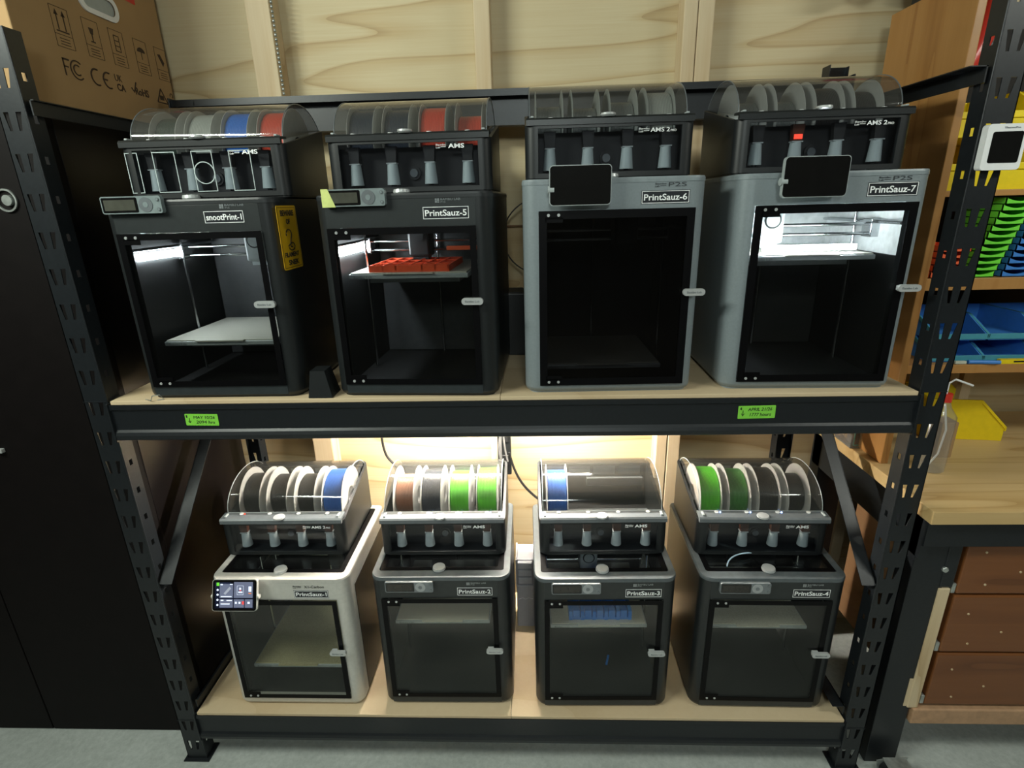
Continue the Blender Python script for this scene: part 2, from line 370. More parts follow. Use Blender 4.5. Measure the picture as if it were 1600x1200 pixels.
def strut(x, y0, z0, y1, z1, wd=.03):
    d = Vector((0, y1-y0, z1-z0)); L = d.length; b = MB().box(-.0015, .0015, 0, L, -wd/2, wd/2).box(*((-.033, .0015) if x > 0 else (-.0015, .033 if z0 != z1 else .008)), 0, L, wd/2-.002, wd/2)
    b.xf(Matrix.Translation((x, y0, RK(z0))) @ Matrix.Rotation(math.atan2(z1-z0, y1-y0), 4, 'X')); return b.build('brace', blackmetal, rack)
for x in (-1.030, .878):
    strut(x, -.018, -.545, .50, -.03, .036); strut(x, -.018, .645, .50, .645); strut(x, -.018, -.975, .50, -.975)
# shelf boards
for z, nm in ((0, 'upper'), (LO, 'lower')):
    for x0, x1, sd in ((-1.030, -.080, 'left'), (-.079, .880, 'right')):
        b = MB().box(x0, x1, -.0275, .508, z-.0098, z, bev=.001)
        tag(b.build('shelf_board', board), 'pale particle board forming the %s half of the %s shelf' % (sd, nm), 'shelf board', 'boards of the rack')
# ------------------------------------------------------------------ printers
def logo(mb, x, z, s, y, mi):
    for dx, dz, w_, h_ in ((0, .5, .44, .5), (.54, .34, .46, .66), (0, 0, .44, .44), (.54, 0, .46, .28)): mb.box(x+dx*s, x+(dx+w_)*s, y-.0004, y, z+dz*s, z+(dz+h_)*s, mi)
def printer(kind, name, x, y, z, rz, label, bedz=None, platemat=greyplate, lit=False, headx=.05, heady=.16, headw=True):
    root = tag(empty('printer', (x, y, z), rz), label, '3D printer', 'enclosed 3D printers on the rack')
    big = kind == 'P'; W, D, H = (.392, .40, .478) if big else (.389, .389, .458)
    body = {'B': blackfront, 'P': greypl, 'X': silver}[kind]; sidem = {'B': blackpl, 'P': greypl, 'X': silver}[kind]
    dx0, dx1, dz0, dz1 = (-.162, .172, .020, .414) if big else (-.169, .159, .031, .389)
    T = .018; R = .032
    O = rrect(-W/2, W/2, 0, D, R, 7, .015); I = rrect(-W/2+T, W/2-T, T, D-T, R-T+.006, 7, .006)
    b = MB()
    b.prism(rrect(-W/2+.010, W/2-.010, .008, D-.01, R-.01, 7, .01), 0.0, .004, 'z')
    lo = [rrect(-W/2+e, W/2-e, e, D-e, R-e*.5, 7, .012) for e in (.006, .002, 0)]
    for k_, (za, zb) in enumerate(((.004, .007), (.007, .014))):
        n = len(O); v = [(*p_, za) for p_ in lo[k_]]+[(*p_, zb) for p_ in lo[k_+1]]
        b.add(v, [[i, (i+1) % n, n+(i+1) % n, n+i] for i in range(n)], 0, True)
    b.prism(lo[0], .0039, .0041, 'z'); b.strip(O, I, .014, dz0, True); b.prism(rrect(-W/2+.008, W/2-.008, .008, D-.008, .02), .0145, .0165, 'z', 1)
    # sides: from the door's right edge round the back to its left edge
    path = [(dx1, 0)]+O[:-1]+[(dx0, 0)]; ipath = [(dx1, T)]+[(max(min(i[0], W/2-T), -W/2+T), i[1]) for i in I[:-1]]+[(dx0, T)]
    path = [(dx1, 0)]+O+[(dx0, 0)]; ipath = [(dx1, T)]+I+[(dx0, T)]
    b.strip(path, ipath, dz0, dz1, False); b.strip(O, I, dz1, H-.011, True)
    b.build('body', [body, darkin], root)
    if kind == 'B':
        tc_ = P('trim_'+name, (.022, .028, .031), .4)
        MB().box(dx0, dx1, -.0010, .0005, .008, dz0-.0005, bev=.0004).build('lower_trim', tc_, root)
        MB().box(dx0, dx1, -.0004, .0005, dz1+.0005, H-.012, bev=.0002).build('upper_trim', P('trim2_'+name, (.016, .020, .021), .4), root)
    if kind == 'X':
        for sx in (-1, 1): MB().box(*sorted((sx*(W/2-.0005), sx*(W/2+.0012))), .052, D-.016, .012, H-.055, bev=.0005).build('side_panel', blackpl, root)
    # top frame with recessed glass
    O2 = rrect(-W/2-.001, W/2+.001, -.001, D, R+.001, 7, .015); I2 = rrect(-W/2+.018, W/2-.018, .030, D-.02, .008, 7, .008)
    O3 = rrect(-W/2+.001, W/2-.001, 0, D-.001, R, 7, .014)
    tf = MB().strip(O2, I2, H-.011, H-.004, True, 0, 0); n = len(O2)
    tf.add([(*p_, H-.004) for p_ in O2]+[(*p_, H) for p_ in O3], [[i, (i+1) % n, n+(i+1) % n, n+i] for i in range(n)], 0, True)
    tf.strip(O3, I2, H-.004, H, True, 0, 0)
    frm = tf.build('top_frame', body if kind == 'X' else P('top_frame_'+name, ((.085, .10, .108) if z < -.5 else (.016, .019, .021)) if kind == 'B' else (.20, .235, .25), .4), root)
    MB().prism(rrect(-W/2+.0185, W/2-.0185, .031, D-.022, .008), H-.006, H-.002, 'z').build('lid_glass', lidglass, root)
    outl = MB().strip(rrect(-W/2+.019, W/2-.019, .032, D-.022, .008), rrect(-W/2+.034, W/2-.034, .048, D-.04, .004), H-.0018, H-.0012, True, 0, 0); outl.build('lid_border', frit, root)
    kn = MB().lathe([(0, 0), (0, .016), (.004, .0185), (.010, .017), (.012, 0)], 'z', (-.006, .036, H-.001), 28)
    kn.build('lid_knob', chrome, root)
    # door
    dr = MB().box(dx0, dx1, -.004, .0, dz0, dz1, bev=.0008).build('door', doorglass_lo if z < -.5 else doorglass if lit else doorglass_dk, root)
    outline(MB(), dx0+.0004, dx1-.0004, dz0+.0004, dz1-.0004, -.0047, -.0041, .014 if not big else .017).box(dx0+.014, dx0+.052, -.0047, -.0041, dz0+.013, dz0+.024).box(dx0+.014, dx0+.052, -.0047, -.0041, dz1-.024, dz1-.013).build('door_border', frit, dr)
    hx = (dx1+.006) if big else (dx1-.013); hz = .236 if big else (.229 if z > -.5 else .216)
    hb = MB().prism(rrect(hx-.024, hx+.024, hz-.0075, hz+.0075, .0072, 6), -.020, -.012, 'y').box(hx-.02, hx-.004, -.012, -.004, hz-.005, hz+.005)
    text(hb, 'Bambu Lab', hx-.016, hx+.016, hz-.002, .0045, -.0204, 1); hb.build('door_handle', [chrome, greyink], dr)
    for zz in (dz0+.009, dz1-.009):
        for xx in (dx0+.021, dx0+.043): MB().cyl((xx, -.0040, zz), (xx, -.0062, zz), .0035, .003, 12).build('hinge_screw', chrome, dr)
    # chamber
    ch = MB()
    ch.box(-W/2+.022, W/2-.022, D-.024, D-.019, .02, H-.03)                      # back panel
    if not big: ch.box(-.10, .10, D-.034, D-.024, H-.16, H-.06)
    if lit and big: MB().box(-W/2+.022, W/2-.022, D-.030, D-.025, .30, H-.03).box(W/2-.024, W/2-.0185, .03, D-.031, .30, H-.03).build('painted_glow_panel', P('painted_glow_grey', (.62, .65, .65), .5), root)  # pale liner paints the chamber glow above the bed; back below stays dark
    ch.build('chamber_back', P('chamber_grey_'+name, ((.03, .032, .033) if big else (.06, .064, .068)) if lit else (.010, .011, .012), .5), root)  # back panel grey painted lighter where the chamber is lit
    for xx, yy in ((-.158, .20), (.158, .20), (0, D-.045)): MB().cyl((xx, yy, .02), (xx, yy, H-.07), .004, n=10).build('lead_screw', steel, root)
    if bedz is not None:
        bd = MB().box(-.150, .130, .042, .33, bedz-.014, bedz-.003, bev=.002).box(-.12, .10, .10, .32, bedz-.03, bedz-.014)
        bo = bd.build('heat_bed', bedside, root)
        pl = MB().box(-.146, .126, .045, .325, bedz-.003, bedz, bev=.0006).box(-.07, .05, .036, .045, bedz-.003, bedz)
        text(pl, 'Bambu Lab', -.138, -.095, bedz-.0125, .006, .0414, 1)
        pl.build('build_plate', [platemat, greyink], bo)
    g = MB(); gz = H-.113
    g.cyl((-.172, heady, gz), (.172, heady, gz), .004, n=10); g.cyl((-.172, heady, gz-.022), (.172, heady, gz-.022), .004, n=10)
    for xx in (-.165, .165): g.cyl((xx, .03, gz+.005), (xx, D-.03, gz+.005), .004, n=10); g.box(xx-.012, xx+.012, heady-.02, heady+.02, gz-.03, gz+.012, bev=.002)
    g.build('gantry', steel, root)
    th = MB().box(headx-.028, headx+.028, heady-.042, heady+.022, gz-.038, gz+.036, bev=.006).cyl((headx, heady-.0425, gz+.014), (headx, heady-.044, gz+.014), .019, n=24, mi=1).cyl((headx, heady-.044, gz+.014), (headx, heady-.046, gz+.014), .015, n=24)
    th.box(headx-.020, headx+.020, heady-.03, heady+.01, gz-.048, gz-.038).cyl((headx, heady-.01, gz-.048), (headx, heady-.01, gz-.060), .006, .001, 12)
    th.build('toolhead', [lightgrey if headw else blackpl, blackpl], root)
    if lit:
        MB().box(-W/2+T, -W/2+T+.006, .055, .26, H-.134, H-.118, bev=.002).build('light_bar', ledon, root)
    # nameplates on the front
    mk = MB()
    if kind == 'P':
        text(mk, 'P2S', .112, .150, H-.021, .0085, -.0006); text(mk, 'Bambu', .084, .107, H-.0165, .0035, -.0006); text(mk, 'Lab', .084, .093, H-.0215, .0035, -.0006); mk.box(.0945, .107, -.0009, -.0003, H-.0195, H-.0185)
        mk.build('maker_mark', P('mark_'+name, (.035, .04, .045), .4), root)
    elif kind == 'X':
        text(mk, 'X1-Carbon', .072, .128, H-.0285, .0085, -.0006); text(mk, 'Bambu', .040, .063, H-.024, .0035, -.0006); text(mk, 'Lab', .040, .049, H-.029, .0035, -.0006); mk.box(.0505, .063, -.0009, -.0003, H-.027, H-.026)
        mk.build('maker_mark', blackink, root)
    else:
        ym = -.0036 if z > -.5 else -.0006; zt = H-.013 if z > -.5 else H-.036
        ym = -.0008; zt = H-.021 if z > -.5 else H-.0255
        logo(mk, .074, zt, .009, ym, 0); text(mk, 'BAMBU LAB', .086, .128, zt+.0045, .0045, ym); text(mk, 'P1S', .086, .096, zt-.0005, .0035, ym)
        mk.build('maker_mark', greyink if z > -.5 else P('mark_'+name, (.25, .27, .27), .4), root)
    return root
def sticker_label(root, s, x0, x1, z0, z1, y=-.0006):
    b = MB().box(x0, x1, y, .0, z0, z1, 0); outline(b, x0+.0012, x1-.0012, z0+.0012, z1-.0012, y-.0004, y, .0011, 1)
    text(b, s, x0+.0055, x1-.0055, z0+(z1-z0)*.27, (z1-z0)*.46, y-.0004, 1, .014)
    tag(b.build('name_label', [labelblk, whiteink], root), 'black name label reading '+s)
def small_panel(root, x0, x1, z0, z1, yf=-.006, tape=False):
    """small display with round pad and two buttons"""
    xm = x0+(x1-x0)*.61; b = MB().prism(rrect(x0, x1, z0, z1, .005), yf, 0, 'y')
    b.prism(rrect(x0+.0025, xm, z0+.0025, z1-.0025, .003), yf-.0004, yf, 'y', 1)
    b.prism(rrect(x0+.007, xm-.006, z0+.007, z1-.007, .001), yf-.0007, yf-.0004, 'y', 3)
    h = z1-z0; cx = xm+h*.50; cz = (z0+z1)/2
    b.cyl((cx, yf, cz), (cx, yf-.001, cz), h*.42, n=28, mi=2 if root.location.z > 1 else 4); b.cyl((cx, yf-.001, cz), (cx, yf-.0016, cz), h*.16, n=20, mi=0)
    for zz in (cz-h*.28, cz+h*.28): b.cyl((x1-h*.19, yf, zz), (x1-h*.19, yf-.0015, zz), h*.10, n=16, mi=2); b.cyl((x1-h*.19, yf-.0015, zz), (x1-h*.19, yf-.002, zz), h*.06, n=12, mi=0)
    mats = [P('panel_grey_u', (.17, .21, .215), .4) if root.location.z > 1 else P('panel_grey', (.16, .18, .19), .35), screenoff, bluegrey, P('lcd', (.06, .062, .05) if root.location.z > 1 else (.02, .018, .015), .2), P('pad_grey', (.33, .35, .36), .35)]
    o = b.build('control_panel', mats, root)
    if tape: MB().prism([(x0-.001, z0-.001), (x0+.028, z0-.001), (x0+.014, z1+.001), (x0-.001, z1+.001)], yf-.0012, yf-.0006, 'y').build('yellow_tape', P('pale_green_tape', (.55, .62, .20), .5), o)
def big_screen(root, x0, x1, z0, z1, y, tilt=0, on=False, yawd=0):
    w_, h_ = x1-x0, z1-z0; b = MB().prism(rrect(-w_/2, w_/2, 0, h_, .008), -.006, .003, 'y').prism(rrect(-w_/2+.0015, w_/2-.0015, .0015, h_-.0015, .007), -.0066, -.0058, 'y', 1)
    b.cyl((-w_/2-.004, .0, h_*.45), (w_/2+.005, 0, h_*.45), .006, n=16) if on else b.cyl((-w_/2-.003, .0, h_*.4), (-w_/2+.01, 0, h_*.4), .008, n=16)
    b.box(-.03, .03, .002, .016, .005, h_*.5)
    mt = Matrix.Translation(((x0+x1)/2, y, z0)) @ Matrix.Rotation(math.radians(yawd), 4, 'Z') @ Matrix.Rotation(math.radians(tilt), 4, 'X')
    o = b.xf(mt).build('touch_screen', [silver if on else lightgrey, screenoff], root)
    if on:
        d = MB(); Y = -.0068; L = lambda a, c, e, g, mi: d.box(-w_/2+w_*a, -w_/2+w_*c, Y-.0003-.0002*mi*0, Y, h_*e, h_*g, mi)
        d.box(-w_/2+.008, w_/2-.008, Y+.0002, Y+.0004, .008, h_-.008, 0)
        for a, c, e, g in ((.17, .47, .42, .86), (.49, .91, .42, .92), (.17, .47, .12, .38), (.49, .72, .12, .38), (.74, .91, .12, .38)): L(a, c, e, g, 1)
        for kz in (.20, .36, .52, .67): d.cyl((-w_/2+w_*.125, Y+.0001, h_*kz), (-w_/2+w_*.125, Y-.0005, h_*kz), .0028, n=12, mi=2)
        d.box(-w_/2+w_*.10, -w_/2+w_*.16, Y-.0006, Y, h_*.80, h_*.90, 3)
        for a, c, e, g, mi in ((.19, .24, .82, .86, 2), (.40, .46, .83, .86, 2), (.20, .44, .45, .475, 2), (.20, .26, .33, .365, 2), (.33, .45, .33, .355, 2), (.20, .40, .22, .25, 2), (.82, .88, .62, .78, 2), (.82, .88, .55, .575, 4),
                               (.52, .56, .24, .30, 2), (.60, .64, .24, .30, 2), (.675, .72, .22, .32, 5), (.80, .85, .24, .30, 2), (.56, .70, .80, .805, 2), (.56, .70, .52, .525, 2), (.56, .563, .52, .805, 2), (.70, .703, .52, .805, 2), (.61, .65, .68, .74, 2), (.59, .68, .58, .62, 2), (.62, .65, .64, .67, 5)):
            d.box(-w_/2+w_*a, -w_/2+w_*c, Y-.0008, Y-.0003, h_*e, h_*g, mi)
        d.prism([(-w_*.24, h_*.56), (-w_*.20, h_*.52), (-w_*.07, h_*.72), (-w_*.11, h_*.77)], Y-.0008, Y-.0003, 'y', 6)
        em = lambda n_, c_, s_: P(n_, tuple(v*.3 for v in c_), .3, emit=c_, estr=s_)
        d.xf(mt).build('display', [em('ui_back', (.03, .04, .10), 1), em('ui_panel', (.13, .15, .22), 1), em('ui_white', (.75, .85, 1), 1.2), em('ui_green', (.15, .65, .05), 1), em('ui_orange', (.9, .25, .06), 1), em('ui_red', (.8, .08, .08), 1), em('ui_grey', (.33, .36, .42), 1)], o)
    return o
R = math.radians
U1 = printer('B', 'a', -.751, -.012, 0, R(0), 'black 3D printer at left of upper shelf, yellow warning sticker on its side', .135, lit=True, headx=.050, heady=.215)
U2 = printer('B', 'b', -.278, -.018, 0, R(-2.3), 'black 3D printer on the upper shelf printing bright orange parts', .287, lit=True, headx=-.02, heady=.25, headw=False)
U3 = printer('P', 'c', .177, -.005, 0, R(1.0), 'grey 3D printer on the upper shelf with dark unlit chamber and black screen', .06, headw=False)
U4 = printer('P', 'd', .637, -.001, 0, R(-1.1), 'grey 3D printer at right end of the upper shelf with brightly lit chamber', .306, lit=True, headx=-.082, heady=.14)
L1 = printer('X', 'e', -.72, .004, LO, R(0), 'silver 3D printer with lit colour touch screen on the lower shelf', .116, goldplate, headx=.06, heady=.30, headw=False)
L2 = printer('B', 'f', -.268, .014, LO, R(.45), 'black 3D printer on lower shelf just right of the silver one', .275, headx=-.03, heady=.17, headw=False)
L3 = printer('B', 'g', .19, .008, LO, R(.7), 'black 3D printer on lower shelf with blue printed part inside', .268, headx=-.02, heady=.27)
L4 = printer('B', 'h', .644, .010, LO, R(-.55), 'black 3D printer at the right end of the lower shelf', .266, headx=.05, heady=.2, headw=False)
sticker_label(U1, 'snootPrint-1', .035, .125, .406, .433); sticker_label(U2, 'PrintSauz-5', .045, .146, .403, .430)
sticker_label(U3, 'PrintSauz-6', .056, .158, .423, .450); sticker_label(U4, 'PrintSauz-7', .064, .166, .426, .454)
sticker_label(L1, 'PrintSauz-1', .040, .138, .396, .422)
for r_o, s_, a_ in ((L2, 'PrintSauz-2', .046), (L3, 'PrintSauz-3', .053), (L4, 'PrintSauz-4', .050)): sticker_label(r_o, s_, a_, a_+.100, .397, .425)
small_panel(U1, -.180, -.046, .431, .467, -.012); small_panel(U2, -.166, -.030, .434, .469, -.014, True)
for r_o, a_ in ((L2, -.152), (L3, -.149), (L4, -.148)): small_panel(r_o, a_, a_+.134, .416, .450, -.010)
big_screen(U3, -.140, -.012, .424, .503, -.022, 0); big_screen(U4, -.124, .010, .428, .507, -.022, 0, yawd=4)
big_screen(L1, -.170, -.045, .392, .478, -.046, -22, True)
# three glowing white segments across the front of the lit printer's bed
lb = MB()
for i in range(3): lb.box(-.115+i*.069, -.048+i*.069, .05, .058, .314, .326, bev=.001)
lb.build('glowing_segments', ledon, U4)
# warning sticker on the right side of the first printer
b = MB(); xs = .389/2
b.prism(rrect(.004, .106, .300, .440, .006), xs, xs+.0006, 'x', 0)
for a in ((.008, .102, .435, .436), (.008, .102, .304, .305), (.008, .009, .304, .436), (.101, .102, .304, .436)): b.box(xs+.0006, xs+.0009, *a, 1)
for s_, z_, y0_, y1_, h_ in (('BEWARE', .418, .022, .090, .012), ('OF', .400, .046, .066, .011), ('FILAMENT', .328, .016, .092, .010), ('SNEK', .310, .030, .086, .011)): text(b, s_, y0_, y1_, z_, h_, xs+.0008, 1, .03, '+x')
sn = [(xs+.001, .050+.014*math.cos(t), .378+.010*math.sin(t)) for t in [PI*1.1-PI*1.3*i/10 for i in range(11)]]+[(xs+.001, .058, .368), (xs+.001, .052, .356)]+[(xs+.001, .060+(.020-.0012*i)*math.cos(PI-.6*i*-1), .352+(.012-.0007*i)*math.sin(PI+.6*i)) for i in range(15)]
b.tube(sn, .0013, 6, 1)
tag(b.build('warning_sticker', [yellowst, blackink], U1), 'yellow warning sticker reading BEWARE OF FILAMENT with a coiled creature')
# ------------------------------------------------------------------ filament changers
def changer(x, y, z, rz, label, pro=False, leds=(0, 0, 0, 0), deco=None, bodym=None, redslot=None):
    root = tag(empty('filament_changer', (x, y, z), rz), label, 'filament feeder', 'filament changers on top of the printers')
    W, D = .364, .283; R0 = .022; zt = lambda p_: .112+max(0, p_[1]-.03)*.22
    bm_ = bodym or blackpl; T = .008
    O = rrect(-W/2, W/2, 0, D, R0, 6, .02); I = rrect(-W/2+T, W/2-T, T, D-T, R0-T, 6, .012)
    b = MB(); b.prism(rrect(-W/2+.004, W/2-.004, .004, D-.004, R0-.003), 0, .006, 'z')
    b.strip(O, I, .004, .014, True, 0, 0)
    wx = W/2-.028
    b.strip([(wx, 0)]+O+[(-wx, 0)], [(wx, T)]+I+[(-wx, T)], .014, .104, False, 0, 0)
    O_ = O; b.strip(O, I, .104, zt, True, 0, 0)
    b.box(-W/2+T, W/2-T, .052, .056, .006, .100, 1)          # inner front panel
    b.box(-W/2+T, W/2-T, .056, D-T, .014, .018, 1)
    b.build('body', [bm_, darkin], root)
    rr = MB().box(-W/2+T, W/2-T, D-.016, D-.009, .150, .158)
    for q_ in range(4): rr.box(-.160+q_*.082, -.090+q_*.082, D-.0125, D-.0085, .118, .148, 1)
    rr.box(-.02, W/2-.02, D-.03, D-.010, .085, .112, 1); rr.build('rear_frame', [blackpl, bluegrey], root)
    for q_ in (.105, .215): MB().cyl((-W/2+T, q_, .0155), (W/2-T, q_, .0155), .0055, n=14).build('roller', bluegrey, root)
    MB().box(-wx, wx, .0015, .004, .014, .104).build('front_window', winsmoke, root)
    lg = MB().prism([(-.003, .110), (-.003, .121), (.001, .125), (.034, .127), (.034, .122), (.006, .119), (.006, .110)], -W/2+.003, W/2-.003, 'x')
    lo_ = lg.build('ledge', bluegrey if z < -.3 else blackfront, root)
    MB().lathe([(0, 0), (0, .013), (.003, .0165), (.007, .0155), (.009, 0)], 'z', (-.004, .004, .124), 28).build('latch_knob', chrome, lo_)
    for sx in (-1, 1): MB().box(sx*.166-.0035, sx*.166+.0035, .006, .026, .126, .130, bev=.0015).build('corner_clip', lightgrey, lo_)
    # clear lid: elliptical barrel with D shaped ends
    cy, cz, ry, rz_ = .162, .124, .128, .086; LW = W/2-.011; pts = []
    N = 26
    for i in range(N+1):
        t = PI-(PI-.42)*i/N; pts.append((cy+ry*math.cos(t), cz+rz_*math.sin(t)))
    inn = [(cy+(ry-.0025)*math.cos(PI-(PI-.42)*i/N), cz+(rz_-.0025)*math.sin(PI-(PI-.42)*i/N)) for i in range(N+1)]
    l = MB(); v = [(-LW, *p_) for p_ in pts]+[(LW, *p_) for p_ in pts]
    l.add(v, [[i, i+1, N+2+i, N+1+i] for i in range(N)], 0, True)
    for sx in (-LW, LW): l.add([(sx, *p_) for p_ in pts]+[(sx, .272, .166), (sx, .034, .1225)], [list(range(N+1))+[N+1, N+2]], 0)
    lid = l.build('clear_lid', smoke, root)
    rim = MB(); rim.tube([(-LW, .034, .125)]+[(-LW, *p_) for p_ in pts[1:]], .0012, 6); rim.tube([(LW, .034, .125)]+[(LW, *p_) for p_ in pts[1:]], .0012, 6); rim.tube([(-LW, pts[0][0], .1265), (LW, pts[0][0], .1265)], .0012, 6)
    rim.build('lid_rim', lightgrey if z < -.3 else bluegrey, lid)
    fx = (-.1275, -.0435, .0425, .1275)
    for k_, xx in enumerate(fx):
        fe = MB().cyl((xx, .028, .020), (xx, .028, .064), .0148, .0112, 20); fe.cyl((xx, .028, .0165), (xx, .028, .020), .006, n=12, mi=1)
        fe.box(xx-.0115, xx+.0115, .018, .036, .064, .0665, 2)
        fe.prism([(xx-.013, .100), (xx+.013, .100), (xx+.010, .067), (xx-.010, .067)], .020, .034, 'y', 3)
        fe.build('feeder', [feedgrey, blackpl, lightgrey, amber if z < -.3 or redslot == k_ else darkin], root)
        if redslot == k_: MB().box(xx-.009, xx+.009, .0175, .0195, .070, .080, bev=.0008).build('red_indicator', redled, root)
        mk = MB().cyl((xx+.002, .026, .1265), (xx+.002, .026, .1282), .006, n=14)
        mk.build('slot_mark', slotwhite, lo_)
        if leds[k_]: MB().cyl((xx+.012, .024, .1265), (xx+.012, .024, .1290), .0022, n=10).build('status_light', blueled if leds[k_] == 1 else redled, lo_)
    MB().cyl((0, .051, .045), (0, .047, .045), .015, n=28).cyl((0, .047, .045), (0, .044, .045), .009, n=24, mi=1).build('hub_cap', [darkin, bluegrey], root)
    t = MB(); yy = .0010
    text(t, 'Bambu', .062, .084, .0965, .0036, yy, slant=.2); text(t, 'Lab', .062, .071, .0912, .0036, yy, slant=.2); t.box(.0725, .084, yy-.0003, yy, .0935, .0945)
    if pro: text(t, 'AMS 2', .087, .128, .0915, .0082, yy, 0, .01); text(t, 'PRO', .130, .142, .0915, .0045, yy)
    else: text(t, 'AMS', .089, .124, .0912, .0086, yy, 0, .02)
    t.build('wordmark', whiteink, root)
    if deco:
        d = MB()
        for xx, ww in ((-.158, .028), (-.086, .050), (-.001, .046), (.083, .048)): outline(d, xx-ww/2, xx+ww/2, .016, .100, .0002, .0012, .0016)
        d.lathe([(-.0006, .0215), (-.0006, .0235), (.0006, .0235), (.0006, .0215)], 'y', (-.001, .0006, .055), 36)
        tag(d.build('window_outline', feedgrey, root), 'pale outlines of rectangles and a circle on the front window')
    return root
BP = .458; 
C = {}
C['U1'] = changer(-.722, .036, BP, R(1), 'filament changer atop leftmost upper black printer, pale rectangle outlines on its window', deco=True)
C['U2'] = changer(-.268, .046, BP, R(-1), 'filament changer with two red spools on the second printer of upper shelf')
C['U3'] = changer(.170, .052, .478, R(.6), 'filament changer with pale grey spools on the dark grey-framed printer', True)
C['U4'] = changer(.622, .055, .478, R(-1.2), 'filament changer with large white spool discs at upper right', True, redslot=1)
C['L1'] = changer(-.740, .112, LO+BP, R(.5), 'filament changer with white-flanged spools on the silver printer', True, leds=(2, 0, 0, 0))
C['L2'] = changer(-.270, .112, LO+BP, R(.6), 'filament changer with two bright green spools at lower shelf centre left', leds=(0, 1, 1, 1))
C['L3'] = changer(.193, .114, LO+BP, R(.7), 'nearly empty filament changer holding one blue spool on lower shelf')
C['L4'] = changer(.640, .110, LO+BP, R(-1), 'filament changer with two green spools at right of lower shelf', leds=(1, 1, 1, 0))
def spool(croot, slot, col, label, rf=.074, fl=None, flr=.0895):
    xx = (-.1275, -.0435, .0425, .1275)[slot]*.985
    rt = Matrix.Rotation(croot.rotation_euler[2], 3, 'Z') @ Vector((xx, .160, 0))
    root = tag(empty('filament_spool', (croot.location.x+rt.x, croot.location.y+rt.y, croot.location.z-ZO+.0185+.0035), croot.rotation_euler[2]), label, 'filament spool', 'filament spools in the changers')
    fl = fl or flangew; cz = .0912
    for sx in (-.0315, .0295):
        MB().lathe([(0, .027), (0, flr-.002), (.0006, flr), (.0016, flr), (.002, flr-.002), (.002, .027)], 'x', (sx, 0, cz), 48).build('flange', fl, root)
    rf = min(rf, .080)
    MB().lathe([(-.0293, .045), (-.0293, rf-.004), (-.026, rf), (.026, rf), (.0293, rf-.004), (.0293, .045)], 'x', (0, 0, cz), 48).build('filament', FIL[col], root)
    MB().lathe([(-.030, .026), (-.030, .045), (.030, .045), (.030, .026)], 'x', (0, 0, cz), 32).build('hub', fl, root)
S = [('U1', 0, 'dkgreen', 'dark spool, first in the upper left changer', .075, flangec), ('U1', 1, 'pale', 'pale grey spool beside the blue one in the upper left changer', .080, flangec),
     ('U1', 2, 'blue', 'blue spool in the upper left changer', .082, flangec), ('U1', 3, 'red', 'red spool in the upper left changer', .082, flangec),
     ('U2', 0, 'navy', 'dark blue-black spool, first in the changer above the orange print', .080, flangec), ('U2', 1, 'navy', 'dark blue-black spool left of the red ones in the second upper changer', .078, flangec),
     ('U2', 2, 'red', 'fuller red spool in the second upper changer', .080, flangec), ('U2', 3, 'red', 'less full red spool at right end of the second upper changer', .060, flangec),
     ('U3', 0, 'grey', 'grey spool at left end of the third upper changer', .055, lightgrey), ('U3', 1, 'grey', 'second grey spool from the left in the third upper changer', .05, lightgrey),
     ('U3', 2, 'grey', 'grey spool right of the latch in the third upper changer', .060, lightgrey), ('U3', 3, 'pale', 'pale grey spool at right end of the third upper changer', .078, lightgrey),
     ('U4', 0, 'grey', 'white-disc spool at left end of the upper right changer', .050, flangeg), ('U4', 1, 'grey', 'white-disc spool above the red glowing feeder', .05, flangeg),
     ('U4', 2, 'black', 'white-disc spool with black filament right of the latch, upper right', .075, flangeg), ('U4', 3, 'black', 'white-disc spool with black filament at far right of the upper row', .065, flangeg),
     ('L1', 0, 'black', 'black spool with white flanges at left end above the silver printer', .070, flangew), ('L1', 1, 'black', 'second black white-flanged spool above the silver printer', .066, flangew),
     ('L1', 2, 'black', 'black white-flanged spool beside the blue one above the silver printer', .066, flangew), ('L1', 3, 'blue', 'bright blue spool with white flanges above the silver printer', .080, flangew),
     ('L2', 0, 'copper', 'copper brown spool at left of the lower second changer', .064, flangew), ('L2', 1, 'navy', 'dark navy spool beside the copper brown one', .078, flangew),
     ('L2', 2, 'green', 'lime green spool beside the dark navy one', .072, flangew), ('L2', 3, 'green', 'lime green spool at the right end with bright lamp reflection over it', .080, flangew),
     ('L3', 0, 'blue', 'single blue spool in the nearly empty lower changer', .072, flangew),
     ('L4', 0, 'green', 'bright green spool at left of the lower right changer', .086, flangew), ('L4', 1, 'darkgreen', 'darker green spool second in the lower right changer', .074, flangew),
     ('L4', 2, 'black', 'black spool beside the darker green one at lower right', .078, flangew), ('L4', 3, 'black', 'black spool at right end of the lower right changer', .060, flangew)]
for c_, s_, col_, lab_, rf_, fl_ in S: spool(C[c_], s_, col_, lab_, rf_, fl_)
